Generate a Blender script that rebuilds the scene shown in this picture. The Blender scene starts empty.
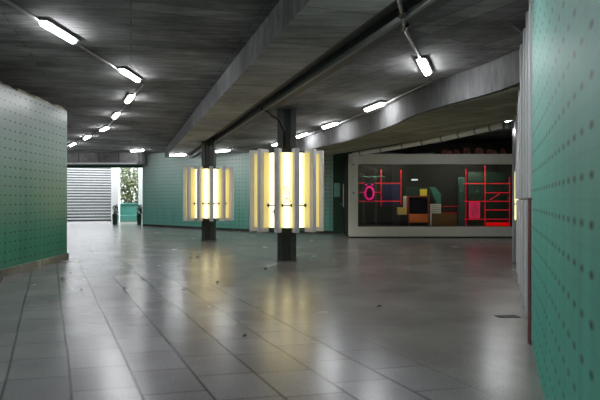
import bpy, bmesh, math, random
from mathutils import Vector, Matrix
C = bpy.context.scene.collection
S = bpy.context.scene
PI = math.pi
F, HC = 520.0, 1.4            # focal length in pixels at 600 px width, camera height

# ------------------------------------------------------------------ camera
cd = bpy.data.cameras.new('camera'); cam = bpy.data.objects.new('camera', cd); C.objects.link(cam)
cam.location = (0, 0, HC); cam.rotation_euler = (PI/2, 0, 0)
cd.sensor_width = 36; cd.lens = 36*F/600; cd.clip_start = 0.02; cd.clip_end = 300
cd.dof.use_dof = True; cd.dof.focus_distance = 12.5; cd.dof.aperture_fstop = 2.0
S.camera = cam
# ------------------------------------------------------------------ sky and exposure
w = bpy.data.worlds.new('world'); S.world = w; w.use_nodes = True
bg = w.node_tree.nodes['Background']
bg.inputs[0].default_value = (0.93, 0.97, 1.0, 1); bg.inputs[1].default_value = 3.8
S.view_settings.view_transform = 'Standard'; S.view_settings.look = 'None'
S.view_settings.gamma = 1; S.view_settings.use_curve_mapping = False
S.view_settings.exposure = 1.0
LAMP = 40.0      # strength of the ceiling lamps
PANEL = 1.15      # strength of the column lights

# ------------------------------------------------------------------ placing helpers
def ground(x, y, z=0.0):      # where the line of sight through a pixel meets height z
    Y = F*(z-HC)/(200.0-y); return Vector(((x-300)/F*Y, Y, z))
def deep(x, y, Y):            # the point of that line of sight at depth Y
    return Vector(((x-300)/F*Y, Y, HC+(200-y)/F*Y))

# ------------------------------------------------------------------ materials
def srgb(c):
    return tuple(((v/255)/12.92 if v/255 <= .04045 else ((v/255+.055)/1.055)**2.4) for v in c)
def base_mat(name):
    m = bpy.data.materials.new(name); m.use_nodes = True
    nt = m.node_tree; return m, nt, nt.nodes['Principled BSDF']
def N(nt, t, **k):
    n = nt.nodes.new(t)
    for a, b in k.items(): setattr(n, a, b)
    return n
def noise(nt, vec, scale, detail=4, rough=.55):
    n = N(nt, 'ShaderNodeTexNoise'); n.inputs['Scale'].default_value = scale
    n.inputs['Detail'].default_value = detail; n.inputs['Roughness'].default_value = rough
    if vec is not None: nt.links.new(vec, n.inputs['Vector'])
    return n.outputs['Fac']
def ramp(nt, fac, a, b, ca, cb):
    r = N(nt, 'ShaderNodeValToRGB'); r.color_ramp.elements[0].position = a; r.color_ramp.elements[1].position = b
    r.color_ramp.elements[0].color = (*ca, 1); r.color_ramp.elements[1].color = (*cb, 1)
    nt.links.new(fac, r.inputs[0]); return r.outputs[0]
def mixc(nt, fac, a, b, mode='MIX'):
    m = N(nt, 'ShaderNodeMix', data_type='RGBA', blend_type=mode)
    for i, v in ((0, fac), (6, a), (7, b)):
        if hasattr(v, 'links') or hasattr(v, 'is_linked'): nt.links.new(v, m.inputs[i])
        elif isinstance(v, (int, float)): m.inputs[i].default_value = v
        else: m.inputs[i].default_value = (*v, 1)
    return m.outputs[2]
def mth(nt, op, a, b=None):
    m = N(nt, 'ShaderNodeMath', operation=op)
    for i, v in ((0, a), (1, b)):
        if v is None: continue
        if isinstance(v, (int, float)): m.inputs[i].default_value = v
        else: nt.links.new(v, m.inputs[i])
    return m.outputs[0]
def mapping(nt, vec, rot=0, scale=(1, 1, 1)):
    m = N(nt, 'ShaderNodeMapping'); m.inputs['Rotation'].default_value = (0, 0, rot); m.inputs['Scale'].default_value = scale
    nt.links.new(vec, m.inputs['Vector']); return m.outputs[0]
def bump(nt, p, h, s, d=.02):
    b = N(nt, 'ShaderNodeBump'); b.inputs['Strength'].default_value = s; b.inputs['Distance'].default_value = d
    nt.links.new(h, b.inputs['Height']); nt.links.new(b.outputs[0], p.inputs['Normal'])

def simple(name, col, rough=.5, metal=0, var=.12, nscale=6, spec=.5):
    m, nt, p = base_mat(name)
    tc = N(nt, 'ShaderNodeTexCoord').outputs['Object']
    f = noise(nt, tc, nscale)
    c = srgb(col)
    nt.links.new(ramp(nt, f, .3, .7, tuple(v*(1-var) for v in c), tuple(min(1, v*(1+var)) for v in c)), p.inputs['Base Color'])
    p.inputs['Roughness'].default_value = rough; p.inputs['Metallic'].default_value = metal
    p.inputs['Specular IOR Level'].default_value = spec
    return m
def emit(name, col, strength, raw=False):
    m, nt, p = base_mat(name)
    c = srgb(col)
    p.inputs['Base Color'].default_value = (*c, 1)
    p.inputs['Emission Color'].default_value = (*c, 1); p.inputs['Emission Strength'].default_value = strength
    p.inputs['Roughness'].default_value = .4
    return m
def concrete(name, col, rot, plank=(3.2, .32), line=.3, var=.45, rough=.85):
    m, nt, p = base_mat(name)
    tc = N(nt, 'ShaderNodeTexCoord').outputs['Object']
    v = mapping(nt, tc, rot)
    br = N(nt, 'ShaderNodeTexBrick'); nt.links.new(v, br.inputs['Vector'])
    br.inputs['Scale'].default_value = 1; br.inputs['Brick Width'].default_value = plank[0]; br.inputs['Row Height'].default_value = plank[1]
    br.inputs['Mortar Size'].default_value = .008; br.inputs['Mortar Smooth'].default_value = .4
    br.inputs['Color1'].default_value = (.85, .85, .85, 1); br.inputs['Color2'].default_value = (1.45, 1.45, 1.45, 1)
    br.inputs['Mortar'].default_value = (line, line, line, 1)
    c = srgb(col)
    big = ramp(nt, noise(nt, tc, .8, 6, .65), .32, .68, tuple(x*(1-var) for x in c), tuple(x*(1+var) for x in c))
    st = noise(nt, mapping(nt, tc, rot, (.5, 7, 1)), 2.0, 5, .6)
    streak = ramp(nt, st, .32, .68, (.5, .5, .5), (1.0, 1.0, 1.0))
    x = mixc(nt, 1.0, big, br.outputs['Color'], 'MULTIPLY'); x = mixc(nt, 1.0, x, streak, 'MULTIPLY')
    nt.links.new(x, p.inputs['Base Color']); p.inputs['Roughness'].default_value = rough
    h = mth(nt, 'ADD', st, mth(nt, 'MULTIPLY', br.outputs['Fac'], -.8))
    bump(nt, p, h, .5, .015)
    return m

def green_wall(name, col, glare, du=.2, dv=.175, rough=.35, amount=.55):
    """glazed green panels with a grid of small dark studs, lamp glare painted paler towards the top"""
    m, nt, p = base_mat(name)
    uv = N(nt, 'ShaderNodeTexCoord').outputs['UV']
    sp = N(nt, 'ShaderNodeSeparateXYZ'); nt.links.new(uv, sp.inputs[0])
    u, v = sp.outputs[0], sp.outputs[1]
    def cell(a, d, off=0):
        q = mth(nt, 'FRACT', mth(nt, 'ADD', mth(nt, 'DIVIDE', a, d), off)); return mth(nt, 'MULTIPLY', mth(nt, 'ABSOLUTE', mth(nt, 'SUBTRACT', q, .5)), d)
    cu, cv = cell(u, du), cell(v, dv)
    dist = mth(nt, 'SQRT', mth(nt, 'ADD', mth(nt, 'POWER', mth(nt, 'MULTIPLY', cu, .42), 2.0), mth(nt, 'POWER', cv, 2.0)))
    wob = noise(nt, uv, 9)
    dot = ramp(nt, mth(nt, 'ADD', dist, mth(nt, 'MULTIPLY', wob, .006)), .0155, .021, (.08,)*3, (1, 1, 1))
    lu = ramp(nt, cell(u, du, .5), .0, .006, (.86,)*3, (1, 1, 1)); lv = ramp(nt, cell(v, dv, .5), .0, .006, (.86,)*3, (1, 1, 1))
    c = srgb(col)
    big = ramp(nt, noise(nt, mapping(nt, uv, 0, (5, .35, 1)), 1.6, 5, .6), .3, .7, tuple(x*.78 for x in c), tuple(x*1.15 for x in c))
    glare_mask = mth(nt, 'ADD', mth(nt, 'MULTIPLY', v, .25), mth(nt, 'MULTIPLY', noise(nt, mapping(nt, uv, 0, (3, .3, 1)), 1.2, 4), .25))
    dm = ramp(nt, glare_mask, .25, .95, (0, 0, 0), (amount,)*3)  # lamp glare put into the colour as grey, stronger with height
    x = mixc(nt, dm, big, srgb(glare))
    for q in (dot, lu, lv): x = mixc(nt, 1.0, x, q, 'MULTIPLY')
    nt.links.new(x, p.inputs['Base Color']); p.inputs['Roughness'].default_value = rough
    bump(nt, p, noise(nt, uv, 3), .25, .02)
    return m

def floor_mat():
    m, nt, p = base_mat('floor_slabs')
    tc = N(nt, 'ShaderNodeTexCoord').outputs['Object']
    sp = N(nt, 'ShaderNodeSeparateXYZ'); nt.links.new(tc, sp.inputs[0]); X, Y = sp.outputs[0], sp.outputs[1]
    # courses run towards the far stair; u counts courses, v runs along them on a slight skew
    a = Vector((-250, 520)).normalized(); b = Vector((4.4, 1)).normalized()
    det = a.x*b.y-a.y*b.x
    def lin(cx, cy, off): return mth(nt, 'ADD', mth(nt, 'ADD', mth(nt, 'MULTIPLY', X, cx), mth(nt, 'MULTIPLY', Y, cy)), off)
    px, py = a.y, -a.x                       # unit normal to the courses
    q0 = ground(72, 400); off = -(px*q0.x+py*q0.y)
    per = lin(px, py, off)                   # perpendicular metres from one joint
    per = mth(nt, 'ADD', per, mth(nt, 'MULTIPLY', mth(nt, 'SUBTRACT', noise(nt, tc, .35, 2), .5), .06))
    cu = mth(nt, 'DIVIDE', per, .452)
    al = lin(-b.y/det*1.0, b.x/det*1.0, 0)
    al = mth(nt, 'MULTIPLY', al, 1.0)
    row = mth(nt, 'FLOOR', cu)
    wn = N(nt, 'ShaderNodeTexWhiteNoise', noise_dimensions='1D'); nt.links.new(row, wn.inputs['W'])
    cv = mth(nt, 'ADD', mth(nt, 'DIVIDE', al, .56), mth(nt, 'MULTIPLY', wn.outputs[0], .8))
    def joint(c, d, w0, w1, dark):
        f = mth(nt, 'FRACT', c); e = mth(nt, 'MULTIPLY', mth(nt, 'MINIMUM', f, mth(nt, 'SUBTRACT', 1.0, f)), d)
        return ramp(nt, e, w0, w1, (dark,)*3, (1, 1, 1)), e
    ju, eu = joint(cu, .452, .005, .015, .3)
    jv, ev = joint(cv, .56, .005, .015, .55)
    cellid = N(nt, 'ShaderNodeCombineXYZ'); nt.links.new(row, cellid.inputs[0]); nt.links.new(mth(nt, 'FLOOR', cv), cellid.inputs[1])
    w2 = N(nt, 'ShaderNodeTexWhiteNoise', noise_dimensions='2D'); nt.links.new(cellid.outputs[0], w2.inputs['Vector'])
    tone = ramp(nt, w2.outputs[0], 0, 1, (.84,)*3, (1.08,)*3)
    slabs = mixc(nt, 1.0, mixc(nt, 1.0, ju, jv, 'MULTIPLY'), tone, 'MULTIPLY')
    # paving stops towards the right hand side, plain worn screed from there
    msk = ramp(nt, mth(nt, 'MULTIPLY', mth(nt, 'ADD', per, mth(nt, 'MULTIPLY', noise(nt, tc, 1.5), .5)), .1), .265, .31, (0, 0, 0), (1, 1, 1))
    slabs = mixc(nt, msk, slabs, (1, 1, 1))
    spk = ramp(nt, noise(nt, tc, 60, 2, .7), .35, .65, (.78,)*3, (1.12,)*3)
    base = ramp(nt, noise(nt, tc, 1.3, 3, .5), .3, .72, srgb((122, 118, 121)), srgb((142, 138, 141)))
    screed = ramp(nt, noise(nt, tc, .8, 4, .55), .3, .72, srgb((112, 109, 104)), srgb((146, 142, 136)))
    base = mixc(nt, msk, base, screed)
    x = mixc(nt, 1.0, mixc(nt, 1.0, base, slabs, 'MULTIPLY'), spk, 'MULTIPLY')
    nt.links.new(x, p.inputs['Base Color'])
    r = ramp(nt, noise(nt, tc, 1.2, 1, .4), .3, .75, (.235,)*3, (.275,)*3)
    nt.links.new(r, p.inputs['Roughness']); nt.links.new(mth(nt, 'MULTIPLY', ju, .8), p.inputs['Specular IOR Level'])
    
    return m

M = {}
M['floor'] = floor_mat()
M['ceil'] = concrete('board_marked_concrete', (130, 130, 129), math.radians(-18), var=.6)
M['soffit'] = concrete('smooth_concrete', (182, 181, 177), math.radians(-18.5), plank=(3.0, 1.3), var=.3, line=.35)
M['right_ceil'] = concrete('board_marked_concrete_b', (132, 132, 131), math.radians(59), var=.6)
M['beam'] = concrete('beam_concrete', (88, 88, 88), math.radians(30), plank=(1.2, 5), line=.8, var=.3)
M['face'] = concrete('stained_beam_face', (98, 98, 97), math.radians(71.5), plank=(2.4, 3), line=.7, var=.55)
M['olive'] = concrete('olive_concrete', (156, 155, 134), math.radians(60), var=.2)
M['darkconc'] = concrete('dark_concrete', (60, 62, 58), 0)
M['plinth'] = concrete('plinth_concrete', (128, 126, 110), 0, plank=(9, .6), line=.9)
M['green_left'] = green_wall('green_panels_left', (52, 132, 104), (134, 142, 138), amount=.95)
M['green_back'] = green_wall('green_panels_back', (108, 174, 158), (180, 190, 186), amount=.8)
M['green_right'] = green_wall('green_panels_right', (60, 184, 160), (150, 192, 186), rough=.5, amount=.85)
M['green_paint'] = simple('green_paint', (30, 84, 62), .4)
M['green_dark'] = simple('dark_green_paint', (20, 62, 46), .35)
M['teal'] = simple('teal_paint', (60, 120, 108), .35)
M['steel'] = simple('painted_dark_steel', (74, 76, 72), .45, .2)
M['girder'] = simple('dark_girder_paint', (92, 92, 90), .6)
M['flange'] = simple('worn_flange', (140, 140, 136), .6)
M['grey'] = simple('grey_metal', (136, 136, 134), .42, .35, nscale=2)
M['fin'] = simple('fin_grey', (206, 206, 214), .4, .0, var=.06)
M['frame'] = simple('frame_grey', (228, 228, 214), .5, 0, var=.06, nscale=1.5)
M['black'] = simple('black_plastic', (14, 15, 15), .45)
M['conduit'] = simple('galvanised_conduit', (150, 150, 150), .4, .4)
M['white'] = simple('white_paint', (228, 230, 230), .5, var=.03)
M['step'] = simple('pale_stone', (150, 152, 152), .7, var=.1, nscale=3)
M['riser'] = simple('shaded_riser', (70, 72, 72), .8)  # dark colour carries the shadow under each nosing
M['leafbrown'] = simple('dry_leaf', (48, 42, 34), .8)
M['lamp'] = emit('lit_diffuser', (250, 252, 255), LAMP)
M['finglow'] = emit('fin_glow_strip', (228, 216, 150), .13)  # added glow imitating panel light on the fins
M['filltube'] = emit('display_fill_tube', (255, 244, 225), 60)  # added fill light for the display, out of sight
M['red'] = emit('red_neon', (235, 8, 44), .2)
M['redsoft'] = emit('red_glow_strip', (255, 10, 14), .2)
M['magenta'] = emit('magenta_neon', (240, 36, 130), .3)
M['brown'] = simple('orange_brown_wood', (232, 120, 58), .5, nscale=8)
M['darkbrown'] = simple('dark_wood', (116, 84, 44), .6, nscale=8)
M['redbrown'] = simple('red_wood', (150, 62, 48), .5)
M['yellow'] = simple('yellow_paper', (255, 225, 70), .6, var=.04)
M['tan'] = simple('tan_card', (235, 205, 120), .7, var=.06)
M['paper'] = simple('white_paper', (250, 250, 242), .7, var=.04)
M['screen'] = simple('dark_screen', (26, 22, 34), .2)
M['case'] = simple('case_interior', (22, 25, 22), .7)
M['caseblue'] = simple('case_blue_panel', (26, 28, 66), .5)
M['casegreen'] = simple('case_green_panel', (24, 52, 44), .5)
M['brick'] = simple('rusty_junk', (128, 74, 60), .8, nscale=9, var=.5)
M['soil'] = simple('soil', (90, 84, 70), .9)
M['bark'] = simple('bark', (80, 70, 60), .9)

def glass_mat():
    m = bpy.data.materials.new('window_glass'); m.use_nodes = True; nt = m.node_tree; nt.nodes.clear()
    o = N(nt, 'ShaderNodeOutputMaterial'); t = N(nt, 'ShaderNodeBsdfTransparent'); g = N(nt, 'ShaderNodeBsdfGlossy'); mx = N(nt, 'ShaderNodeMixShader')
    t.inputs[0].default_value = (.93, .96, .94, 1); g.inputs['Roughness'].default_value = .04
    fr = N(nt, 'ShaderNodeFresnel'); fr.inputs[0].default_value = 1.5
    nt.links.new(fr.outputs[0], mx.inputs[0]); nt.links.new(t.outputs[0], mx.inputs[1]); nt.links.new(g.outputs[0], mx.inputs[2]); nt.links.new(mx.outputs[0], o.inputs[0])
    return m
M['glass'] = glass_mat()
def leaf_mat():
    m, nt, p = base_mat('foliage'); tc = N(nt, 'ShaderNodeTexCoord').outputs['Object']
    nt.links.new(ramp(nt, noise(nt, tc, 2.2, 4), .35, .65, srgb((66, 72, 62)), srgb((154, 166, 118))), p.inputs['Base Color'])
    p.inputs['Roughness'].default_value = .5; return m
M['leaf'] = leaf_mat()
def panel_mat():
    """back-lit yellowish acrylic: hottest in front of the tube behind it (u=.5), weaker at its edges"""
    m, nt, p = base_mat('backlit_panel'); uv = N(nt, 'ShaderNodeTexCoord').outputs['UV']
    sp = N(nt, 'ShaderNodeSeparateXYZ'); nt.links.new(uv, sp.inputs[0])
    d = mth(nt, 'ABSOLUTE', mth(nt, 'SUBTRACT', sp.outputs[0], .5))
    tc = N(nt, 'ShaderNodeTexCoord').outputs['Object']
    d = mth(nt, 'ADD', d, mth(nt, 'MULTIPLY', mth(nt, 'SUBTRACT', noise(nt, tc, 2.5), .5), .12))
    col = N(nt, 'ShaderNodeValToRGB'); e = col.color_ramp.elements
    e[0].position = .1; e[0].color = (1.0, .89, .56, 1); e[1].position = .5; e[1].color = (.82, .64, .22, 1)
    k = e.new(.3); k.color = (.93, .77, .34, 1)
    nt.links.new(d, col.inputs[0])
    st = mth(nt, 'SUBTRACT', PANEL*1.25, mth(nt, 'MULTIPLY', d, PANEL*1.9))
    dirt = ramp(nt, noise(nt, mapping(nt, tc, 0, (1, 1, .5)), 9, 5, .7), .3, .6, (.80, .74, .6), (1, 1, 1))
    nt.links.new(mixc(nt, 1.0, col.outputs[0], dirt, 'MULTIPLY'), p.inputs['Emission Color'])
    nt.links.new(st, p.inputs['Emission Strength'])
    p.inputs['Base Color'].default_value = (.6, .55, .35, 1); p.inputs['Roughness'].default_value = .35
    return m
M['panel'] = panel_mat()

# ------------------------------------------------------------------ mesh helpers
class MB:
    def __init__(s): s.v = []; s.f = []; s.uv = {}
    def add(s, vs, fs, uvs=None):
        o = len(s.v); s.v += [tuple(v) for v in vs]
        for i, f in enumerate(fs):
            if uvs: s.uv[len(s.f)] = uvs[i]
            s.f.append([o+k for k in f])
        return s
    def box(s, a, b, T=None):
        x0, y0, z0 = a; x1, y1, z1 = b
        vs = [Vector(p) for p in ((x0,y0,z0),(x1,y0,z0),(x1,y1,z0),(x0,y1,z0),(x0,y0,z1),(x1,y0,z1),(x1,y1,z1),(x0,y1,z1))]
        if T is not None: vs = [T @ v for v in vs]
        return s.add(vs, [(0,3,2,1),(4,5,6,7),(0,1,5,4),(1,2,6,5),(2,3,7,6),(3,0,4,7)])
    def prism(s, poly, z0, z1):
        """a plan outline (counter-clockwise x,y) lifted from z0 to z1"""
        n = len(poly)
        vs = [(x, y, z0) for x, y in poly]+[(x, y, z1) for x, y in poly]
        return s.add(vs, [tuple(range(n))[::-1], tuple(range(n, 2*n))]+[(i, (i+1) % n, n+(i+1) % n, n+i) for i in range(n)])
    def strip(s, A, B, z0, z1, zA0=None):
        """solid between two plan lines of equal length, z0 to z1 (cut into quads)"""
        n = len(A); vs = []
        for a, b in zip(A, B):
            vs += [(a[0], a[1], z0), (b[0], b[1], z0), (b[0], b[1], z1), (a[0], a[1], z1)]
        fs = []
        for i in range(n-1):
            o = 4*i
            for k in range(4): fs.append((o+k, o+(k+1) % 4, o+4+(k+1) % 4, o+4+k))
        fs += [(3, 2, 1, 0), (4*n-4, 4*n-3, 4*n-2, 4*n-1)]
        return s.add(vs, fs)
    def tube(s, pts, r, seg=8, cap=True, closed=False):
        pts = [Vector(p) for p in pts]; n = len(pts); vs = []; fs = []
        for i, p in enumerate(pts):
            if closed: d = pts[(i+1) % n]-pts[i-1]
            else: d = (pts[min(i+1, n-1)]-pts[max(i-1, 0)])
            d.normalize(); up = Vector((0, 0, 1)) if abs(d.z) < .9 else Vector((0, 1, 0))
            a = d.cross(up).normalized(); b = a.cross(d)
            for k in range(seg):
                t = 2*PI*k/seg; vs.append(p+a*(r*math.cos(t))+b*(r*math.sin(t)))
        m = n if closed else n-1
        for i in range(m):
            j = (i+1) % n
            for k in range(seg): fs.append((i*seg+k, i*seg+(k+1) % seg, j*seg+(k+1) % seg, j*seg+k))
        if cap and not closed: fs += [tuple(range(seg))[::-1], tuple(range((n-1)*seg, n*seg))]
        return s.add(vs, fs)
    def build(s, name, mat, parent=None, bevel=0, smooth=False, loc=None):
        me = bpy.data.meshes.new(name); me.from_pydata(s.v, [], s.f)
        if s.uv:
            ul = me.uv_layers.new(name='UVMap')
            for p in me.polygons:
                if p.index in s.uv:
                    for li, q in zip(p.loop_indices, s.uv[p.index]): ul.data[li].uv = q
        bm = bmesh.new(); bm.from_mesh(me); bmesh.ops.recalc_face_normals(bm, faces=bm.faces); bm.to_mesh(me); bm.free()
        me.materials.append(mat)
        if smooth:
            for p in me.polygons: p.use_smooth = True
        o = bpy.data.objects.new(name, me); C.objects.link(o)
        if parent: o.parent = parent
        if loc: o.location = loc
        if bevel:
            b = o.modifiers.new('bevel', 'BEVEL'); b.width = bevel; b.segments = 2; b.limit_method = 'ANGLE'
        return o
def tag(o, label=None, cat=None, group=None, kind=None):
    for k, v in (('label', label), ('category', cat), ('group', group), ('kind', kind)):
        if v: o[k] = v
    return o
def thing(name, label, cat, loc=(0, 0, 0), rz=0, group=None):
    o = bpy.data.objects.new(name, None); C.objects.link(o); o.location = loc; o.rotation_euler = (0, 0, rz); o.empty_display_size = .1
    return tag(o, label, cat, group)
def struct(name, mb, mat, label, cat, **k):
    o = mb.build(name, mat, **k); return tag(o, label, cat, kind='structure')
def copy_tree(o, parent=None):
    c = o.copy(); C.objects.link(c)
    if parent: c.parent = parent
    for ch in list(o.children): copy_tree(ch, c)
    return c
def wall_ribbon(pts, z0, z1, thick, side=1):
    """wall along plan points with u = length, v = height; thickness grows to the given side"""
    mb = MB(); L = [0]
    for i in range(1, len(pts)): L.append(L[-1]+math.dist(pts[i], pts[i-1]))
    P = [Vector(p) for p in pts]; Q = []
    for i, p in enumerate(P):
        d = (P[min(i+1, len(P)-1)]-P[max(i-1, 0)]).normalized(); Q.append(p+Vector((-d.y, d.x))*thick*side)
    for i in range(len(P)-1):
        a, b, c, d = P[i], P[i+1], Q[i+1], Q[i]
        mb.add([(a.x,a.y,z0),(b.x,b.y,z0),(b.x,b.y,z1),(a.x,a.y,z1)], [(0,1,2,3)], [[(L[i],z0),(L[i+1],z0),(L[i+1],z1),(L[i],z1)]])
        mb.add([(d.x,d.y,z0),(c.x,c.y,z0),(c.x,c.y,z1),(d.x,d.y,z1)], [(3,2,1,0)], [[(L[i],z1),(L[i+1],z1),(L[i+1],z0),(L[i],z0)]])
        mb.add([(a.x,a.y,z1),(b.x,b.y,z1),(c.x,c.y,z1),(d.x,d.y,z1)], [(0,1,2,3)], [[(L[i],z1)]*4])
        mb.add([(a.x,a.y,z0),(b.x,b.y,z0),(c.x,c.y,z0),(d.x,d.y,z0)], [(3,2,1,0)], [[(L[i],z0)]*4])
    for i in (0, len(P)-1):
        a, d = P[i], Q[i]
        mb.add([(a.x,a.y,z0),(d.x,d.y,z0),(d.x,d.y,z1),(a.x,a.y,z1)], [(0,1,2,3)], [[(0,z0),(thick,z0),(thick,z1),(0,z1)]])
    # weld so the wall is one closed surface
    return mb
def smooth_line(pts, n=6):
    """Catmull-Rom through plan points"""
    P = [Vector(p) for p in pts]; out = []
    for i in range(len(P)-1):
        a = P[i-1] if i else P[0]*2-P[1]; b = P[i]; c = P[i+1]; d = P[i+2] if i+2 < len(P) else P[-1]*2-P[-2]
        for k in range(n):
            t = k/n
            out.append(.5*((2*b)+(c-a)*t+(2*a-5*b+4*c-d)*t*t+(3*b-a-3*c+d)*t**3))
    out.append(P[-1]); return [tuple(p) for p in out]

# ================================================================== THE SETTING
CZ = 3.85                                                  # upper ceiling
mb = MB(); mb.box((-18, -8, -.2), (13, 60, 0))
struct('floor', mb, M['floor'], 'worn grey paved floor of the underpass, glossy from wear', 'floor')
mb = MB(); mb.box((-18, -8, CZ), (13, 30.6, CZ+.3))
struct('ceiling', mb, M['ceil'], 'dark board-marked concrete ceiling above the left side', 'ceiling')

def line(pts, z):                                          # plan points from pixels seen at height z
    return [tuple(ground(x, y, z).xy) for x, y in pts]
def resample(L, ys):
    out = []
    for y in ys:
        for (xa, ya), (xb, yb) in zip(L, L[1:]):
            if ya <= y <= yb: out.append((xa+(xb-xa)*(y-ya)/(yb-ya), y)); break
    return out
ys = [-8, -4, 0, 3, 5, 6, 7, 8, 9, 10, 11.5, 13, 15, 17, 19, 21, 23, 25]
zs = 3.45
R1, R2, R3, R4 = ([(x0-.335*(y-y0), y) for y in ys] for x0, y0 in ((-.14, 6.06), (.285, 7.4), (.71, 7.1), (.94, 7.1)))
# keep the slot open along its whole length
R2 = [(min(a[0], c[0]-.3), a[1]) for a, c in zip(R2, R3)]
R4 = [(max(d[0], c[0]+.2), d[1]) for d, c in zip(R4, R3)]
mb = MB()
vs = []; n = len(ys)
for a, b in zip(R1, R2): vs += [(a[0], a[1], zs), (b[0], b[1], zs), (b[0], b[1], CZ), (a[0], a[1], CZ)]
fs = [(4*i+k, 4*i+(k+1) % 4, 4*i+4+(k+1) % 4, 4*i+4+k) for i in range(n-1) for k in range(4)]+[(3,2,1,0),(4*n-4,4*n-3,4*n-2,4*n-1)]
mb.add(vs, fs)
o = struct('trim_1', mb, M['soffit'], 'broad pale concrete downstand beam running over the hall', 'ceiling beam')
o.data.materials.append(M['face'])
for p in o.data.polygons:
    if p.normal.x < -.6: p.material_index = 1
mb = MB(); mb.strip([(x+.03, y) for x, y in R3], R4, zs-.02, CZ)
struct('trim_2', mb, M['girder'], 'dark painted girder in the ceiling slot beside the broad beam', 'ceiling beam')
mb = MB(); mb.strip([(x-.03, y) for x, y in R3], [(x+.03, y) for x, y in R3], zs-.05, zs+.01)
struct('trim_3', mb, M['flange'], 'thin pale edge strip under the dark girder', 'trim')
mb = MB(); mb.strip(R2, R3, 3.58, CZ); struct('trim_7', mb, M['girder'], 'dark recessed lid of the slot beside the girder', 'trim')
# right-hand ceiling, ending along the curved beam
DL = line([(525, 47), (492, 62), (462, 72), (417, 89), (386, 107), (345, 124), (300, 138)], 3.5)+[(-.7, 20.5)]
DL = [(7.6, 6.2), (4.2, 6.9)]+DL+[(-1.35, 24.6)]
DLs = smooth_line(DL, 5)
left = [p for p in R4]
poly = [p for p in left][::-1]                              # far -> near on the left
poly = [(7.6, -8)]+DLs+[p for p in left[::-1] if p[1] < 25]
me = MB(); me.prism(poly, 3.5, CZ)
o = struct('ceiling.001', me, M['right_ceil'], 'grey board-marked concrete ceiling above the right side', 'ceiling')
bm = bmesh.new(); bm.from_mesh(o.data); bmesh.ops.triangulate(bm, faces=[f for f in bm.faces if len(f.verts) > 4]); bmesh.ops.recalc_face_normals(bm, faces=bm.faces); bm.to_mesh(o.data); bm.free()
# curved beam: face and soffit
EL = line([(520, 117), (480, 126), (435, 136), (390, 144), (350, 151)], 3.05)
EL = [(9.6, 7.6), (6.6, 8.6), (5.0, 9.7)]+EL+[(.9, 19.2), (.6, 20.4), (0, 24.6)]
def arc_resample(L, n):
    d = [0]
    for a, b in zip(L, L[1:]): d.append(d[-1]+math.dist(a, b))
    out = []
    for k in range(n):
        t = d[-1]*k/(n-1)
        for i in range(len(L)-1):
            if d[i] <= t+1e-9 <= d[i+1]+1e-6:
                q = (t-d[i])/(d[i+1]-d[i]+1e-12); out.append((L[i][0]+(L[i+1][0]-L[i][0])*q, L[i][1]+(L[i+1][1]-L[i][1])*q)); break
    return out
DA = arc_resample(DLs, 40); EA = arc_resample(smooth_line(EL, 5), 40)
BZ = 3.03
mid = [((a[0]*.55+b[0]*.45), (a[1]*.55+b[1]*.45)) for a, b in zip(DA, EA)]
mb = MB(); mb.strip(DA, EA, BZ, CZ)
struct('trim_4', mb, M['beam'], 'curved deep concrete beam sweeping from the right wall to the rear', 'ceiling beam')
mb = MB(); mb.strip([(a[0]*.97+b[0]*.03, a[1]*.97+b[1]*.03) for a, b in zip(DA, EA)], EA, BZ-.012, BZ)
struct('trim_5', mb, M['olive'], 'olive tinted underside of the curved beam', 'ceiling beam')

# left wall: freestanding green panel wall on a concrete plinth
LW = [(-3.4, -8), (-4.2, 0), (-5.0, 5)]+[tuple(ground(0, 277.5).xy)]+[tuple(ground(34, 268).xy)]+[tuple(ground(67, 259).xy)]
LWs = smooth_line(LW, 5)
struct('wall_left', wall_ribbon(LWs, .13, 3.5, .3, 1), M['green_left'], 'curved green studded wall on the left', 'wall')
mb = MB(); Lp = [Vector(p) for p in LWs]
inner = [(x+.05, y) for x, y in LWs]; outer = [(x-.36, y) for x, y in LWs]; inner[-1] = (inner[-1][0], inner[-1][1]); 
mb.strip(inner, outer, 0, .14)
struct('baseboard_left', mb, M['plinth'], 'rough concrete plinth under the left green wall', 'plinth')
mb = MB(); random.seed(4)
for i in range(70):                                        # crumbling mortar crest of the wall
    t = i/70*(len(LWs)-1); k = int(t); q = t-k
    x = LWs[k][0]*(1-q)+LWs[k+1][0]*q; y = LWs[k][1]*(1-q)+LWs[k+1][1]*q
    if y < 7: continue
    mb.box((x-.28, y-.12, 3.49), (x-.005, y+.12, 3.5+random.random()*.07))
struct('trim_6', mb, M['plinth'], 'uneven crumbled crest on the left green wall', 'trim')
mb = MB(); mb.box((-18.2, -8, 0), (-18, 42, CZ+.3)); struct('wall_far_left', mb, M['darkconc'], 'side wall of the side passage', 'wall')
mb = MB(); mb.box((-18, -8.2, 0), (13, -8, CZ+.3)); struct('wall_behind', mb, M['darkconc'], 'end wall behind the viewpoint', 'wall')
mb = MB(); mb.box((13, -8, 0), (13.2, 30.6, CZ+.3)); struct('wall_far_right', mb, M['darkconc'], 'outer right wall', 'wall')

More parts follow.
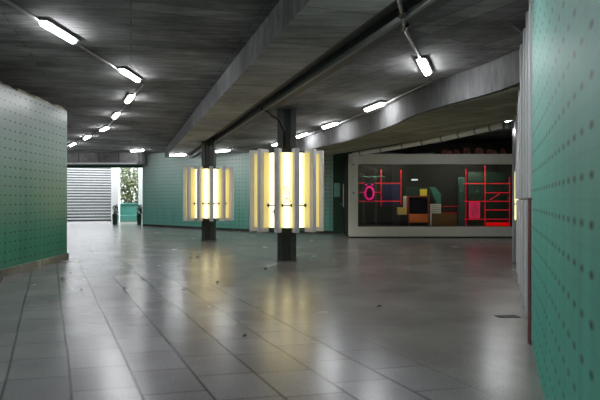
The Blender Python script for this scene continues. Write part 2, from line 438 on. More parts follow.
# back wall: green, curving towards the display window
BW = [tuple(ground(143, 226).xy), tuple(ground(175, 227.7).xy), tuple(ground(207, 229.5).xy), tuple(ground(250, 231.5).xy), tuple(ground(290, 232.8).xy), tuple(ground(333, 233.5).xy)]
BWs = smooth_line(BW, 4)
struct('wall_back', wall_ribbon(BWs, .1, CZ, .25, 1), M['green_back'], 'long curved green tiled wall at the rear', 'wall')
struct('baseboard_back', wall_ribbon([(x, y-.03) for x, y in BWs], 0, .11, .25, 1), M['darkconc'], 'dark concrete skirting under the rear green wall', 'baseboard')
mb = MB(); mb.box((BW[0][0]-.02, BW[0][1]-.02, 0), (BW[0][0]+.35, 31, CZ)); struct('wall_end', mb, M['green_back'], 'end face of the rear green wall at the exit', 'wall')
# recess left of the display window with a dark green door
xr = BW[-1][0]
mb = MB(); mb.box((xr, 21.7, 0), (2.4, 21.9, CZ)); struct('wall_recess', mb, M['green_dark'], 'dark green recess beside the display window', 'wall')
mb = MB(); mb.box((2.0, 22.6, 0), (13, 22.8, CZ)); struct('wall_plenum', mb, M['darkconc'], 'dark wall behind the display window', 'wall')

# right wall
RW = [(1.6, -8), (1.0, -3), (.78, -1), (.72, 0), (.78, .9), (.967, 1.675), (1.715, 3.64), (2.245, 5.03)]
RWs = smooth_line(RW, 6)
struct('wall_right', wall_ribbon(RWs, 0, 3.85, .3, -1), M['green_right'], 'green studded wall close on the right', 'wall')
RW2 = [(2.29, 5.05), (2.52, 5.66), (3.15, 7.3), (4.95, 11.75), (6.9, 16), (8.75, 20.4)]
struct('wall_right_rear', wall_ribbon(RW2, 0, 3.85, .3, -1), M['steel'], 'grey metal clad wall beyond the green wall', 'wall')
mb = MB(); mb.box((8.3, 20.2, 0), (9.2, 22.7, CZ)); struct('wall_corner', mb, M['darkconc'], 'dark corner right of the display window', 'wall')

# far exit: lintel, posts, strip
mb = MB(); mb.box((-18, 26.9, 3.3), (BW[0][0]+.3, 28.2, CZ)); struct('trim_8', mb, M['ceil'], 'dark concrete lintel across the far exit', 'lintel')
mb = MB(); mb.box((-18, 26.84, 3.26), (BW[0][0], 26.9, 3.33)); struct('trim_9', mb, M['white'], 'pale strip along the bottom of the exit lintel', 'trim')
mb = MB(); mb.box((-18, 30.2, 3.28), (BW[0][0]+.3, 30.4, CZ)); struct('trim_10', mb, M['green_paint'], 'green band above the far exit', 'trim')
pA, pB = deep(111, 0, 32.4).x, deep(118.5, 0, 32.4).x
mb = MB(); mb.box((pA, 32.4, 0), (pB, 32.7, 4.2)); struct('trim_11', mb, M['white'], 'broad white door post at the exit between stair and garden', 'post', bevel=.02)
mb = MB(); mb.box((deep(138.3, 0, 32.4).x, 32.4, 0), (deep(143, 0, 32.4).x, 32.7, 4.2)); struct('trim_12', mb, M['white'], 'narrow white door post at the exit beside the green wall', 'post', bevel=.02)

# ================================================================== OUTSIDE
sx0, sx1 = -17.9, deep(110, 0, 33).x
st = thing('staircase', 'pale stone staircase climbing to daylight beyond the exit', 'stairs', ((sx0+sx1)/2, 33.9, 0), math.radians(20))
hw = (sx1-sx0)/2
mb = MB(); rb = MB()
for k in range(22):
    mb.box((-hw, .32*k, .2*k+.11), (hw, .32*k+.42, .2*k+.2)); rb.box((-hw, .32*k+.09, .2*k), (hw, .32*k+.34, .2*k+.11))
mb.build('tread', M['step'], st); rb.build('riser', M['riser'], st)
mb = MB(); mb.add([(hw, -.2, 0), (hw, 7.2, 0), (hw, 7.2, 5.3), (hw, -.2, .9), (hw+.25, -.2, 0), (hw+.25, 7.2, 0), (hw+.25, 7.2, 5.3), (hw+.25, -.2, .9)],
                  [(0,1,2,3),(7,6,5,4),(0,3,7,4),(3,2,6,7),(2,1,5,6),(0,4,5,1)])
mb.build('stringer', M['white'], st)
g0, g1 = -12.1, -8.0
mb = MB(); mb.box((g0, 34.2, 0), (g1, 34.45, 1.12)); mb.box((g0, 34.1, 1.1), (g1, 34.5, 1.2)); mb.box((g0, 33.6, 0), (g1, 34.2, .42))
tag(mb.build('garden_wall', M['teal'], bevel=.02), 'low teal wall in the yard outside the exit', 'wall')
random.seed(11)
bush = thing('shrub', 'grey-green leafy shrub growing outside the exit', 'shrub', (-11.3, 36.0, 0))
mb = MB()
for i in range(16000):
    x = random.uniform(-1.25, 2.2); y = random.uniform(-.9, .9); z = random.uniform(.6, 4.4)
    bx = math.sin(x*2.3+z)*.3
    if (y/.9)**2+((z-2.2)/2.6)**2 > 1.0+bx: continue
    T = Matrix.Translation((x, y, z)) @ Matrix.Rotation(random.uniform(0, 6.28), 4, 'Z') @ Matrix.Rotation(random.uniform(-1.2, 1.2), 4, 'X')
    l = random.uniform(.09, .17); wd = l*.45
    mb.add([T @ Vector(p) for p in ((0,0,0),(wd,l*.5,.02),(0,l,0),(-wd,l*.5,.02))], [(0,1,2,3)])
mb.build('foliage', M['leaf'], bush)
mb = MB()
for i in range(9):
    x = -1+i*.35; mb.tube([(x, 0, 0), (x+random.uniform(-.2, .2), .1, 1.2), (x+random.uniform(-.5, .5), 0, 2.8)], .05, 6)
mb.build('stem', M['bark'], bush)
def bin_(px0, px1, label):
    a, b = deep(px0, 0, 29.6).x, deep(px1, 0, 29.6).x; wd = b-a
    t = thing('planter', label, 'planter', ((a+b)/2, 29.6, 0))
    mb = MB(); h = wd/2
    mb.add([(-h*.85,-h*.85,0),(h*.85,-h*.85,0),(h*.85,h*.85,0),(-h*.85,h*.85,0),(-h,-h,.6),(h,-h,.6),(h,h,.6),(-h,h,.6)],
           [(0,3,2,1),(4,5,6,7),(0,1,5,4),(1,2,6,5),(2,3,7,6),(3,0,4,7)]); mb.build('pot', M['green_dark'], t, bevel=.02)
    mb = MB()
    for i in range(160):
        T = Matrix.Translation((random.uniform(-h, h)*.9, random.uniform(-h, h)*.9, random.uniform(.58, 1.05))) @ Matrix.Rotation(random.uniform(0, 6.28), 4, 'Z') @ Matrix.Rotation(random.uniform(-1.2, 1.2), 4, 'X')
        mb.add([T @ Vector(p) for p in ((0,0,0),(.04,.07,.0),(0,.16,0),(-.04,.07,0))], [(0,1,2,3)])
    mb.build('foliage', M['green_dark'], t)
bin_(113, 118.2, 'dark planter in front of the broad white exit post')
bin_(137.3, 142, 'dark planter at the exit beside the rear green wall')

# ================================================================== COLUMNS AND THEIR LIGHTS
nearP = Vector((-.31, 12.2, 0)); farP = Vector((-3.2, 18.25, 0))
def make_column(loc, label, top):
    t = thing('steel_column', label, 'column', loc, math.radians(1.5))
    mb = MB(); h = .22
    mb.box((-h, -h, 0), (-.085, h, top)); mb.box((.085, -h, 0), (h, h, top)); mb.build('flange', M['steel'], t, bevel=.008)
    mb = MB(); mb.box((-.085, -.13, 0), (.085, .13, top)); mb.box((-.012, -.17, .02), (.012, -.13, top)); mb.build('web', M['steel'], t)
    mb = MB(); mb.box((-.24, -.24, 0), (.24, .24, .02)); mb.build('base_plate', M['steel'], t)
    return t
c1 = make_column(nearP, 'dark steel column nearer the camera, passing through the larger light', 3.6)
c2 = make_column(farP, 'dark steel column farther back, passing through the smaller looking light', 3.6)
c1.children
def make_light(loc, label):
    t = thing('column_light', label, 'light fixture', loc, math.radians(1.5))
    r, R, z0, z1 = .64, .88, .78, 2.46
    for k in range(12):
        a0 = math.radians(-90-15+30*k); a1 = a0+math.radians(30)
        p0 = Vector((math.cos(a0), math.sin(a0)))*r; p1 = Vector((math.cos(a1), math.sin(a1)))*r
        q0 = p0*.97; q1 = p1*.97
        mb = MB()
        mb.add([(p0.x,p0.y,z0),(p1.x,p1.y,z0),(p1.x,p1.y,z1),(p0.x,p0.y,z1)], [(0,1,2,3)], [[(0,0),(1,0),(1,1),(0,1)]])
        mb.add([(q0.x,q0.y,z0),(q1.x,q1.y,z0),(q1.x,q1.y,z1),(q0.x,q0.y,z1),(p0.x,p0.y,z0),(p1.x,p1.y,z0),(p1.x,p1.y,z1),(p0.x,p0.y,z1)],
               [(3,2,1,0),(3,7,6,2),(0,1,5,4),(0,4,7,3),(1,2,6,5)], [[(0,0)]*4]*5)
        mb.build('light_panel', M['panel'], t)
        T = Matrix.Rotation(a0, 4, 'Z')
        for sd in (-1, 1):
            mb = MB(); mb.box((r+.005, min(.053*sd, .062*sd), z0), (r+.15, max(.053*sd, .062*sd), z1), T); mb.build('side_panel_or_glow_strip', M['finglow'], t)  # glowing strips added to imitate panel light falling on the fin faces
        mb = MB(); mb.box((r-.02, -.052, z0-.1), (R, .052, z1+.08), T); mb.build('fin', M['fin'], t, bevel=.006)
        rm = r+.035
        e0 = Vector((math.cos(a0), math.sin(a0)))*rm; e1 = Vector((math.cos(a1), math.sin(a1)))*rm; d = (e1-e0).normalized(); e0 = e0+d*.05; e1 = e1-d*.05
        zr = 1.28
        mb = MB(); mb.tube([(e0.x,e0.y,zr),(e1.x,e1.y,zr)], .014, 6)
        for e in (e0+d*.02, e1-d*.02): mb.tube([(e.x,e.y,zr-.035),(e.x,e.y,zr+.035)], .026, 8)
        mb.build('tie_rod', M['black'], t)
    for nm, za, zb in (('base_disc', z0-.05, z0-.003), ('top_disc', z1+.003, z1+.04)):
        mb = MB(); n = 12; vs = []; fs = []
        ang = [math.radians(-105+30*k) for k in range(n)]
        for rr, z in ((r*.98, za), (r*.98, zb), (.36, za), (.36, zb)): vs += [(math.cos(a)*rr, math.sin(a)*rr, z) for a in ang]
        for k in range(n):
            j = (k+1) % n
            fs += [(k, j, n+j, n+k), (2*n+k, 3*n+k, 3*n+j, 2*n+j), (k, 2*n+k, 2*n+j, j), (n+k, n+j, 3*n+j, 3*n+k)]
        mb.add(vs, fs); mb.build(nm, M['green_dark'], t)
    return t
l1 = make_light(nearP, 'larger looking drum of lit yellow panels and grey fins around the nearer column, with graffiti')
l2 = make_light(farP, 'drum of lit yellow panels and grey fins around the farther column')
# graffiti scrawls on two panels of the nearer light
mg = simple('red_marker', (190, 60, 50), .6); mk = simple('dark_marker', (70, 66, 90), .6)
def scrawl(strokes, ang, mat, nm):
    T = Matrix.Rotation(math.radians(ang), 4, 'Z'); mb = MB(); rr = .64*math.cos(math.radians(15))+.003
    for s_ in strokes: mb.tube([T @ Vector((x, -rr, z)) for x, z in s_], .009, 5)
    mb.build(nm, mat, l1)
def loop(cx, cz, a, b, t0=0, t1=6.28, n=14): return [(cx+a*math.cos(t0+(t1-t0)*i/n), cz+b*math.sin(t0+(t1-t0)*i/n)) for i in range(n+1)]
scrawl([loop(.0, 1.66, .06, .04, .6, 5.4), loop(.01, 1.56, .055, .035), [(-.05, 1.50), (.0, 1.42), (.07, 1.5)], [(-.02, 1.46), (-.03, 1.33)], [(-.03, 1.40), (.04, 1.44), (.04, 1.36), (-.01, 1.34)], [(.05, 1.42), (.09, 1.36)]], 0, mg, 'graffiti')
scrawl([[(-.03, 1.2), (-.01, 1.12), (.0, 1.17), (.02, 1.1), (.03, 1.19)], loop(.05, 1.13, .02, .03), [(.02, 1.06), (.1, 1.1)]], -30, mk, 'graffiti')

# ================================================================== CEILING LAMPS
def make_lamp(L=.86):
    t = thing('ceiling_lamp', 'x', 'ceiling lamp')
    mb = MB(); mb.box((-L/2-.03, -.085, .058), (L/2+.03, .085, .10)); mb.build('tray', M['grey'], t, bevel=.01)
    mb = MB(); n = 10; vs = []; xs = [-L/2, -L/2+.04, L/2-.04, L/2]; sc = [.6, 1, 1, .6]
    for x, q in zip(xs, sc):
        for k in range(n+1):
            a = PI*k/n; vs.append((x, math.cos(a)*.058*q, .062-math.sin(a)*.058*q))
    fs = []
    for i in range(3):
        o = i*(n+1)
        for k in range(n): fs.append((o+k, o+k+1, o+n+2+k, o+n+1+k))
        fs.append((o, o+n+1, o+2*n+1, o+n))
    fs += [tuple(range(n+1)), tuple(range(3*(n+1), 4*(n+1)))]
    mb.add(vs, fs); mb.build('diffuser', M['lamp'], t, smooth=False)
    return t
proto = make_lamp(); used = False
def lamp_between(a, b, z, label):
    global used
    p = ground(*a, z); q = ground(*b, z)
    place(((p+q)/2), math.atan2(q.y-p.y, q.x-p.x), label)
def place(p, rz, label):
    global used
    o = proto if not used else copy_tree(proto); used = True
    o.location = p; o.rotation_euler = (0, 0, rz); o['label'] = label; o['group'] = 'fluorescent lamps on the ceilings'
zA = CZ-.10; zB = 3.5-.10
lamp_between((41, 25), (75, 45), zA, 'lit ceiling lamp nearest the camera on the left conduit, largest in view')
lamp_between((119, 71), (140, 84), zA, 'lit ceiling lamp at the bend of the left conduit, second from the camera')
def lamp_at(x, y, z, dirpx, label):
    p = ground(x, y, z); q = ground(*dirpx, z); place(p, math.atan2(q.y-p.y, q.x-p.x), label)
lamp_at(129.5, 101, zA, (116, 118), 'small lit ceiling lamp just below the bend of the left conduit')
lamp_at(116, 117.5, zA, (105, 130), 'small lit ceiling lamp midway down the slanting left conduit')
lamp_at(104.5, 130.5, zA, (86, 139), 'small lit ceiling lamp where the left conduit turns toward the side passage')
lamp_at(87, 138.8, zA, (72, 146), 'small lit ceiling lamp second last before the left green wall')
lamp_at(72.5, 145.7, zA, (60, 151), 'small lit ceiling lamp last beside the end of the left green wall')
lamp_at(137, 151.5, zA, (150, 150.6), 'lit ceiling lamp above the left end of the rear green wall')
lamp_at(178, 156, zs-.1, (200, 155), 'lit ceiling lamp left of the farther column top')
lamp_at(222.5, 152, zB, (240, 150.5), 'lit ceiling lamp just right of the farther column top')
lamp_between((419, 60), (429, 79), zB, 'bright ceiling lamp on the right side, pointing toward the camera')
lamp_between((363.5, 113), (386, 104.5), zB, 'long lit ceiling lamp beside the curved beam, nearest of those behind the kink')
lamp_between((322, 129.5), (338, 124.5), zB, 'lit ceiling lamp right of the nearer column beside the curved beam')
lamp_between((296, 139), (308, 134.7), zB, 'lit ceiling lamp closest to the right edge of the nearer column')
lamp_at(277, 145.5, zB, (262, 150), 'lit ceiling lamp mostly hidden behind the nearer column')
for p, rz in (((.66, 4.55, zs-.09), 1.9), ):
    place(Vector(p), rz, 'lit ceiling lamp just beyond the top edge of the picture')
for i, (p, rz) in enumerate((((-3.4, 3.6, zA), 1.57), ((-2.9, -.6, zA), 1.57), ((-.2, -3.2, zs-.09), 1.57), ((-3.0, -5.5, zA), 1.57))):
    place(Vector(p), rz, 'lit ceiling lamp of the rows overhead behind the camera')
place(Vector((6.0, 15.7, CZ-.1)), .35, 'ceiling lamp in the dark gap behind the pipe above the display window')
place(Vector((7.6, 15.6, CZ-.1)), .35, 'added ceiling lamp in the dark gap, unseen behind the pillar, lighting the window frame')  # added out of sight to brighten the display window frame
for i, p in enumerate(((-11.5, 24.5, zA), (-14, 19, zA))):
    place(Vector(p), .3, 'lit ceiling lamp in the side passage behind the left green wall')

def pix_run(pts, z): return [ground(x, y, z) for x, y in pts]
mb = MB(); mb.tube([Vector((-3.55, -4, CZ-.025)), ground(2, -2, CZ-.025)]+pix_run([(60, 33), (130, 77), (143.5, 84)], CZ-.025)+pix_run([(132, 97.5), (109, 125)], CZ-.025)+pix_run([(86, 138), (66, 147)], CZ-.025), .022, 8)
tag(mb.build('cable_conduit', M['conduit']), 'thin metal conduit linking the row of lamps on the left ceiling', 'conduit')
cr = MB(); cr.tube([Vector((.5, 2, zs-.03)), ground(399, 0, zs-.03), ground(404, 22, zs-.03), ground(405, 30, zs-.03), ground(421, 60, 3.47)], .023, 8)
cdt = cr.build('cable_conduit', M['conduit']); tag(cdt, 'metal conduit with black clips running down to the bright right lamp', 'conduit')
for (x, y) in ((402.5, 13), (404.8, 27)):
    p = ground(x, y, zs-.03); MB().tube([p-Vector((.0, .09, 0)), p+Vector((0, .09, 0))], .034, 10).build('clip', M['black'], cdt)
mb = MB(); mb.tube(pix_run([(429, 79), (432, 81.5), (419, 87), (386, 103), (345, 121), (302, 137), (270, 147)], 3.475), .014, 6)
tag(mb.build('cable_conduit', M['conduit']), 'thin conduit linking the lamps along the curved beam', 'conduit')
mb = MB(); mb.tube(pix_run([(512, 24), (524, 34)], 3.47), .02, 6)
tag(mb.build('cable_conduit', M['conduit']), 'short conduit reaching the top of the right wall', 'conduit')
pw = [deep(x, y, Y) for x, y, Y in ((512, 118, 10.7), (500, 120.5, 10.8), (470, 127, 11.9), (435, 134.5, 13.4), (395, 142.5, 15.3), (352, 151, 17.6))]
pp = MB().tube([(p.x+.05, p.y+.05, BZ-.075) for p in pw], .07, 12).build('pipe', M['white'], smooth=True)
tag(pp, 'pale round pipe slung along the far edge of the curved beam', 'pipe')
for i in range(5):
    a, b = pw[i], pw[i+1]
    for t in (.3, .8):
        p = a.lerp(b, t); d = (b-a); d.z = 0; d.normalize(); c = Vector((p.x+.05, p.y+.05, BZ-.075)); MB().tube([c-d*.025, c+d*.025], .085, 12).build('clamp', M['conduit'], pp)
# drain pipe elbow at the top of the nearer column
e = nearP; mb = MB(); mb.tube([(e.x-.55, e.y-.6, 3.44), (e.x-.42, e.y-.48, 3.40), (e.x-.30, e.y-.36, 3.30), (e.x-.16, e.y-.27, 3.24), (e.x-.05, e.y-.2, 3.0), (e.x-.05, e.y-.2, 2.6)], .03, 8)
tag(mb.build('drain_pipe', M['black'], smooth=True), 'black pipe bending down into the nearer column', 'pipe')

# ================================================================== RIGHT SIDE FINS AND WALL LIGHT
random.seed(3)
d2 = Vector((.38, 1)).normalized(); n2 = Vector((-d2.y, d2.x))
def wx(y): 
    for (xa, ya), (xb, yb) in zip(RW2, RW2[1:]):
        if ya <= y <= yb: return xa+(xb-xa)*(y-ya)/(yb-ya)
places_ = ['nearest the green wall', 'second from the green wall', 'third from the green wall', 'fourth from the green wall', 'fifth from the green wall', 'sixth from the green wall', 'seventh from the green wall']
for i, (y, pr) in enumerate(((5.25, .03), (5.7, .035), (6.25, .04), (6.9, .05), (7.7, .055), (8.7, .065), (10.0, .075))):
    T = Matrix.Translation((wx(y), y, 0)) @ Matrix.Rotation(math.atan2(d2.y, d2.x), 4, 'Z')
    t = thing('wall_fin', 'tall grey metal fin on the right wall, '+places_[i], 'wall fin', (wx(y), y, 0), math.atan2(d2.y, d2.x), 'grey fins along the right wall')
    mb = MB(); mb.box((-.05, -.04, 1.42), (.05, pr+.02, 3.46)); mb.build('upper_fin', M['white'], t, bevel=.008)
    mb = MB(); mb.box((-.07, -.04, 0), (.07, pr, 1.40)); mb.build('lower_post', M['white'], t, bevel=.008)
mb = MB(); mb.box((2.224, 5.02, 0), (2.235, 5.08, 1.42)); tag(mb.build('edge_strip', simple('dark_red_paint', (96, 44, 44), .5)), 'dark red edge strip at the end of the right green wall', 'trim')
# pillar with lit cream panels at the end
q = ground(512.2, 262); W = thing('pillar', 'narrow pale pillar at the end of the fins with lit cream panels', 'pillar', (q.x, q.y, 0), -.39)
mb = MB(); mb.box((0, 0, 0), (.045, .5, 3.2)); mb.box((.045, .04, 0), (.4, .5, 3.2)); mb.build('body', M['fin'], W, bevel=.006)
mp = emit('cream_lit_panel', (250, 240, 180), .75)
for y0, y1 in ((172, 203), (205, 219.5)):
    z0 = HC+(200-y1)/F*q.y; z1 = HC+(200-y0)/F*q.y
    mb = MB(); mb.box((.052, .012, z0), (.125, .038, z1)); mb.build('light_panel', mp, W)
zl = HC+(200-131.5)/F*q.y
mb = MB(); mb.box((.05, -.05, zl-.025), (.15, .035, zl+.03)); mb.build('small_lamp', emit('small_lamp_lit', (255, 255, 255), 6), W)

# ================================================================== DISPLAY WINDOW
YF = 19.3
def rect(mb, px0, px1, py0, py1, Y, th):
    a = deep(px0, py0, Y); b = deep(px1, py1, Y); mb.box((a.x, Y, b.z), (b.x, Y+th, a.z)); return mb
xR = 517
DW = thing('display_window', 'wide grey framed glass display window at the rear right', 'display window', (deep(430, 0, YF).x, YF, 0))
ox, oy = DW.location.x, DW.location.y
def dwpart(nm, mb, mat, **k):
    mb.v = [(v[0]-ox, v[1]-oy, v[2]) for v in mb.v]; return mb.build(nm, mat, DW, **k)
mb = MB(); rect(mb, 349, 358, 154, 236.5, YF, .25); rect(mb, 358, xR, 154, 164, YF, .25); rect(mb, 358, xR, 227, 236.5, YF, .25); rect(mb, xR, xR+6, 154, 236.5, YF, .25)
dwpart('frame', mb, M['frame'])
mb = MB(); rect(mb, 350.5, 520, 236.5, 238.4, YF+.08, .2); a = mb; mb.v = [(v[0], v[1], max(v[2], 0)) for v in mb.v]; dwpart('base', mb, M['black'])
for k, (x0, x1) in enumerate(((358, 409), (409.4, 460), (460.4, xR))):
    mb = MB(); rect(mb, x0, x1, 164, 227, YF+.10, .012); dwpart('pane', mb, M['glass'])
A = deep(349, 154, YF); B = deep(xR+6, 236.5, YF); zt = A.z; zb = deep(0, 227, YF).z
YB = 21.6
mb = MB(); mb.box((A.x, YF+.25, zt-.08), (B.x, YB, zt)); mb.box((A.x, YB, 0.0), (B.x, YB+.1, zt)); mb.box((A.x, YF+.25, 0.05), (A.x+.1, YB, zt-.08)); mb.box((B.x-.1, YF+.25, .05), (B.x, YB, zt-.08))
dwpart('casing', mb, M['case'])
mb = MB(); mb.box((A.x+.1, YF+.25, zb-.1), (B.x-.1, YB, zb-.002)); dwpart('display_floor', mb, M['case'])
for (x, y) in ((353.3, 164.5), (353.4, 193), (353.2, 177)):
    p = deep(x, y, YF-.004); mb = MB(); mb.tube([p, p+Vector((0, .02, 0))], .03 if y != 177 else .016, 10); dwpart('bolt', mb, M['black'])
# neon work
ZB_ = zb+.002
YN = 19.9
def sc(px, py, Y=YN): return deep(px, py, Y)
def tubes(root, segs, mat, r=.014, Y=YN, nm='neon_tube'):
    for a, b in segs:
        p, q_ = sc(*a, Y), sc(*b, Y); o0 = root.location
        MB().tube([p-o0, q_-o0], r, 8).build(nm, mat, root)
def flat(name, label, cat, px0, px1, py0, py1, Y, th, mat, group=None, bev=.006):
    mb = MB(); a = deep(px0, py0, Y); b = deep(px1, py1, Y); b.z = max(b.z, ZB_) if Y > 19.6 and Y < 21.6 else b.z; c = Vector(((a.x+b.x)/2, Y, b.z))
    mb.box((a.x-c.x, 0, 0), (b.x-c.x, th, a.z-b.z)); o = mb.build(name, mat, bevel=bev, loc=c); return tag(o, label, cat, group)
t = thing('neon_grid', 'small red neon grid at the left end of the display window', 'neon sign', sc(380, 206))
tubes(t, [((359, 183.2), (401, 183.2)), ((359, 192.3), (364, 192.3)), ((374, 192.3), (381, 192.3)), ((359, 201.2), (402, 201.2)), ((381, 170), (381, 206)), ((401, 170), (401, 205))], M['red'])
for k in (370, 392): tubes(t, [((k, 164.5), (k, 183))], M['black'], .006, nm='hanging_wire')
t = thing('neon_grid', 'large red neon grid at the right end of the display window', 'neon sign', sc(488, 225))
tubes(t, [((466, 169), (466, 226)), ((485, 166), (485, 226)), ((509.5, 177), (509.5, 222)), ((464, 183.6), (510, 183.6)), ((485, 192.7), (510, 192.7)), ((464, 201.3), (510, 201.3)), ((485, 210), (510, 210)), ((464, 219.3), (510, 219.3)), ((490, 200), (500, 193.5))], M['red'])
t = thing('neon_letter', 'magenta neon letter O with two dots on a small panel', 'neon sign', sc(369.3, 200, YN-.12))
c0 = Vector(t.location); c = sc(369.3, 193.2, YN-.12)-c0
ring = [(c.x+.16*math.cos(k*PI/12), c.y-.03, c.z+.235*math.sin(k*PI/12)) for k in range(24)]
MB().tube(ring, .036, 8, closed=True).build('letter', M['magenta'], t, smooth=True)
for dx in (-.115, .115):
    MB().tube([(c.x+dx, c.y-.06, c.z+.32), (c.x+dx, c.y, c.z+.32)], .04, 10).build('dot', M['magenta'], t)
mb = MB(); mb.box((c.x-.20, c.y+.02, c.z-.3), (c.x+.22, c.y+.05, c.z+.4)); mb.build('backing', simple('slate_panel', (62, 54, 76), .5), t)
flat('glow_strip', 'glowing red strip low at the right end of the display window', 'light', 487, 510, 222.5, 226, YN+.1, .1, M['redsoft'])
flat('panel', 'dark blue panel behind the small neon grid', 'panel', 382, 400, 184, 206, YN+.5, .04, M['caseblue'])
flat('panel', 'dark green panel behind the large neon grid', 'panel', 468, 509, 172, 226.5, YN+.7, .05, M['casegreen'])
flat('panel', 'tall pale teal panel left of the large neon grid', 'panel', 458.5, 465, 177, 226.5, YN+.3, .05, simple('dim_teal', (48, 88, 82), .4))
pk = simple('pink_poster', (230, 70, 110), .5); 
t = thing('poster', 'pink poster with a dark swirl inside the large neon grid', 'poster', sc(474.5, 218.5, YN+.1))
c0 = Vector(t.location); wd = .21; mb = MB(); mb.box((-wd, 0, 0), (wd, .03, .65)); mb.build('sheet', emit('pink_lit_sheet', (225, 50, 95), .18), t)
sw = [(.04*k/6*math.cos(k*.6)*1.0, -.008, .3+.05*k/6*math.sin(k*.6)*1.4) for k in range(2, 25)]
MB().tube(sw, .012, 6).build('swirl', M['redbrown'], t)
# added tubes, unseen behind the top rail, to brighten the display window
for k, x in enumerate((3.4, 6.6)):
    tl = MB(); tl.tube([(x-.6-ox, YF+.45-oy, zt-.16), (x+.6-ox, YF+.45-oy, zt-.16)], .02, 8); tl.build('fill_tube', M['filltube'], DW)
# furniture and papers
YC = 20.3
t = thing('cabinet', 'reddish wooden cabinet with a dark screen and an orange-brown drawer', 'cabinet', deep(418, 226.9, YC))
c0 = Vector(t.location)
def part(root, nm, px0, px1, py0, py1, Y, th, mat, bev=.004):
    c0 = Vector(root.location); a = deep(px0, py0, Y)-c0; b = deep(px1, py1, Y)
    if 19.6 < Y < 21.6: b.z = max(b.z, ZB_)
    b = b-c0
    mb = MB(); mb.box((a.x, a.y, b.z), (b.x, a.y+th, a.z)); return mb.build(nm, mat, root, bevel=bev)
part(t, 'side_panel_or_glow_strip', 408, 409.4, 196, 226.9, YC, .5, M['redbrown']); part(t, 'side_panel_or_glow_strip', 428, 429.4, 196, 226.9, YC, .5, M['redbrown'])
part(t, 'top', 409.4, 428, 196, 197.4, YC, .5, M['redbrown']); part(t, 'screen', 409.4, 428, 197.4, 214, YC+.05, .05, M['screen']); part(t, 'drawer', 409.4, 428, 214, 222.5, YC+.0, .4, M['brown'])
part(t, 'plinth', 409.4, 428, 222.5, 226.9, YC+.06, .4, M['case'])
flat('note', 'square yellow note standing on the reddish cabinet', 'note', 420, 427, 189, 195.9, YC+.1, .03, M['yellow'])
flat('box', 'tan box left of the reddish cabinet', 'box', 398, 406.8, 207.5, 214.6, YC-.1, .3, M['tan'])
flat('box', 'dark block carrying the tan box', 'box', 397.5, 407.2, 214.7, 226.9, YC-.1, .4, M['case'])
flat('panel', 'narrow grey upright panel behind the tan box', 'panel', 403.3, 407.6, 196, 226.9, YC+.3, .05, M['frame'])
flat('panel', 'dim teal sheet behind the yellow note', 'panel', 406, 429.5, 187, 226.9, YC+.7, .03, M['casegreen'])
mb = MB(); c = deep(435, 226.9, YC+.65)
P = [deep(x, y, YC+.65)-c for x, y in ((429.8, 187), (435, 187), (441, 194), (441, 226.9), (436.5, 226.9), (436.5, 203))]
vs = [(p.x, 0, p.z) for p in P]+[(p.x, .04, p.z) for p in P]; n = len(P)
mb.add(vs, [tuple(range(n)), tuple(range(n, 2*n))[::-1]]+[(i, (i+1) % n, n+(i+1) % n, n+i) for i in range(n)])
tag(mb.build('fabric_banner', M['teal'], loc=c), 'slanting teal banner above the white sheet', 'banner')
t = thing('notice', 'white notice with ruled lines on a thin post right of the cabinet', 'notice', deep(431, 226.9, YC-.1))
part(t, 'sheet', 430.3, 441, 204, 213.3, YC-.1, .02, M['paper']); part(t, 'post', 430.2, 431.6, 213.3, 226.9, YC-.1, .03, M['paper'])
for k in range(4): part(t, 'text_line', 431.5, 439.8, 205.6+k*1.9, 206.1+k*1.9, YC-.108, .006, M['grey'], 0)
flat('bench', 'low brown wooden box right of the white notice', 'box', 432.2, 457, 214, 226.9, YC+.1, .5, M['darkbrown'])
t = thing('neon_rail', 'pair of thin dim red neon lines above the brown box', 'neon sign', sc(449, 213))
tubes(t, [((441.5, 206.3), (458, 206.3)), ((441.5, 212.8), (458, 212.8))], M['red'], .007)
mb = MB(); c = deep(415, 180.4, YN); mb.box((-.11, 0, 0), (.11, .12, .05)); tag(mb.build('small_spotlight', emit('dim_spot', (200, 215, 215), .5), loc=c), 'tiny pale spotlight hanging in the middle of the display window', 'spotlight')['category'] = 'spotlight'
MB().tube([(0, .05, .05), (0, .05, 1.0-.24)], .008, 6).build('hanging_rod', M['black'], bpy.data.objects['small_spotlight'])
t = thing('hanging_lettering', 'faint teal strip of wiring above the neon letter', 'wiring', sc(370, 176))
c0 = Vector(t.location); MB().tube([sc(x, y)-c0 for x, y in ((360, 177), (364, 176.2), (368, 177.4), (372, 176.4), (376, 177.3), (380, 176.2), (385, 176.8))], .02, 6).build('cable', M['teal'], t)
MB().tube([Vector((0, 0, .0)), Vector((0, 0, .42))], .006, 6).build('hanging_wire', M['black'], t)
# junk on the roof of the display window
random.seed(8)
junk = [(x, random.uniform(.12, .5), random.uniform(.14, .3), random.uniform(.12, .3)) for x in [5.5+.42*k for k in range(6)]]
wh = ['at its left end', 'second from its left end', 'third from its left end', 'fourth from its left end', 'fifth from its left end', 'at its right end']
for k, (x, dy, wd, h) in enumerate(junk):
    mb = MB(); mb.box((-wd/2-.05, -.06, 0), (wd/2+.05, .06, h)); mb.box((-wd/2, -.05, h), (wd/4, .05, h+.05))
    o = mb.build('rubble_brick', M['brick'], bevel=.012, loc=(x, YF+dy, zt+.001)); o.rotation_euler = (0, 0, random.uniform(-.5, .5))
    tag(o, 'reddish brick in the row on top of the display window, '+wh[k], 'brick', 'bricks on the display window roof')
MB_ = MB(); MB_.tube([(2.3, YF+1.0, zt+.05), (3.2, YF+.8, zt+.12), (4.2, YF+1.1, zt+.06), (5.2, YF+.9, zt+.1)], .035, 8)
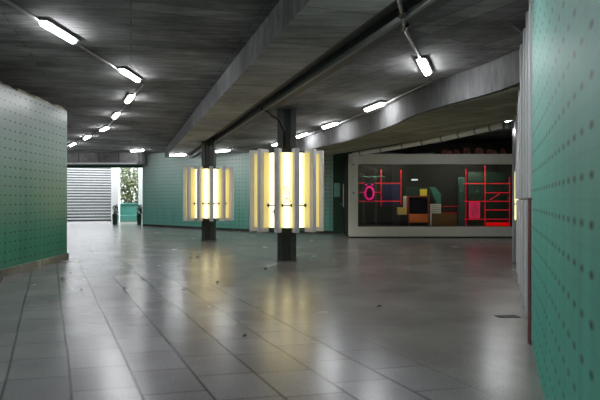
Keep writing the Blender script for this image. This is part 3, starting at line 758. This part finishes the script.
tag(MB_.build('cable', M['grey'], smooth=True), 'loose grey cable lying on top of the display window', 'cable')
flat('vent_box', 'small dark round-cornered box at the pipe above the display window', 'box', 403, 409, 138.5, 142, 15.0, .3, M['black'])

# recess door, its window and sign
D = thing('door_1', 'dark green door in the recess left of the display window', 'door', (0, 0, 0)); D['kind'] = 'structure'
YD = 21.66
part(D, 'leaf', 333.6, 349.5, 152, 235.0, YD-.04, .04, M['green_dark']); part(D, 'window', 333.9, 340, 183, 197, YD-.06, .02, simple('pale_teal_glass', (120, 178, 170), .2))
part(D, 'handle', 340.2, 343, 203.6, 204.6, YD-.1, .06, M['grey'])
sg = thing('wall_sign', 'tall white sign with red symbol beside the display window', 'sign', deep(345, 207, YD-.12))
part(sg, 'board', 343, 347.2, 184, 207, YD-.12, .02, M['paper'])
c0 = Vector(sg.location); mr = simple('red_paint', (190, 60, 70), .5)
for py, a, b in ((189, .03, .1), (196, .035, .12), (202.5, .03, .08)):
    p = deep(345.1, py, YD-.13)-c0; MB().tube([(p.x+a*math.cos(k*PI/6), p.y, p.z+b*math.sin(k*PI/6)) for k in range(12)], .011, 6, closed=True).build('symbol', mr, sg)

# ================================================================== SMALL THINGS ON THE FLOOR
random.seed(21)
leaves = [(71, 273.5, 'dry leaf on the floor just right of the left green wall end'), (62, 279.3, 'dry leaf nearest the foot of the left green wall'),
          (81.5, 290.5, 'dry leaf on the floor right of the one by the plinth, on the second course'), (124.5, 289, 'larger dark leaf in a joint left of the pale streak'),
          (143, 280, 'dark leaf in the middle of the left floor, in the bright reflection'), (190.5, 258, 'dark leaf in front of the farther column, left one of the two'),
          (197, 257.3, 'tiny leaf in front of the farther column, right one of the two'), (217.5, 282.7, 'dark leaf in the yellow reflection of the farther light'),
          (183, 290.5, 'small leaf at the left edge of the farther yellow reflection'), (244.5, 336.5, 'brownish crumpled leaf between the two yellow reflections'),
          (265.5, 269, 'dark leaf on the floor just before the nearer column'), (380, 307, 'small dark leaf on the bare floor right of centre')]
for x, y, lab in leaves:
    p = ground(x, y); mb = MB(); s = random.uniform(.022, .034)
    n = 7; top = []; 
    for k in range(n):
        a = 2*PI*k/n; r_ = s*(.6+.55*random.random()); top.append((r_*math.cos(a)*1.5, r_*math.sin(a), .004+random.random()*.02))
    vs = top+[(0, 0, .03)]+[(x_, y_, z_-.004) for x_, y_, z_ in top]
    fs = [(k, (k+1) % n, n) for k in range(n)]+[(k, n+1+k, n+1+(k+1) % n, (k+1) % n) for k in range(n)]+[tuple(range(n+1, 2*n+1))[::-1]]
    mb.add(vs, fs); mb.tube([(s*.9, 0, .01), (s*2.2, .01, .012)], .003, 5)
    o = mb.build('dry_leaf', M['leafbrown'], loc=(p.x, p.y, .0)); o.rotation_euler = (0, 0, random.uniform(0, 6)); tag(o, lab, 'leaf', 'dry leaves scattered on the floor')
t = thing('floor_drain', 'dark slot drain in the floor beside the right wall', 'drain', ground(509, 316.5))
c0 = Vector(t.location); a = ground(497, 317)-c0; b = ground(519, 317)-c0
mb = MB(); mb.box((a.x, -.07, 0), (b.x, .07, .006)); mb.build('channel', M['black'], t)
mb = MB()
for k in range(12): x = a.x+(b.x-a.x)*(k+.5)/12; mb.box((x-.006, -.065, .006), (x+.006, .065, .009))
mb.build('grate', M['steel'], t)
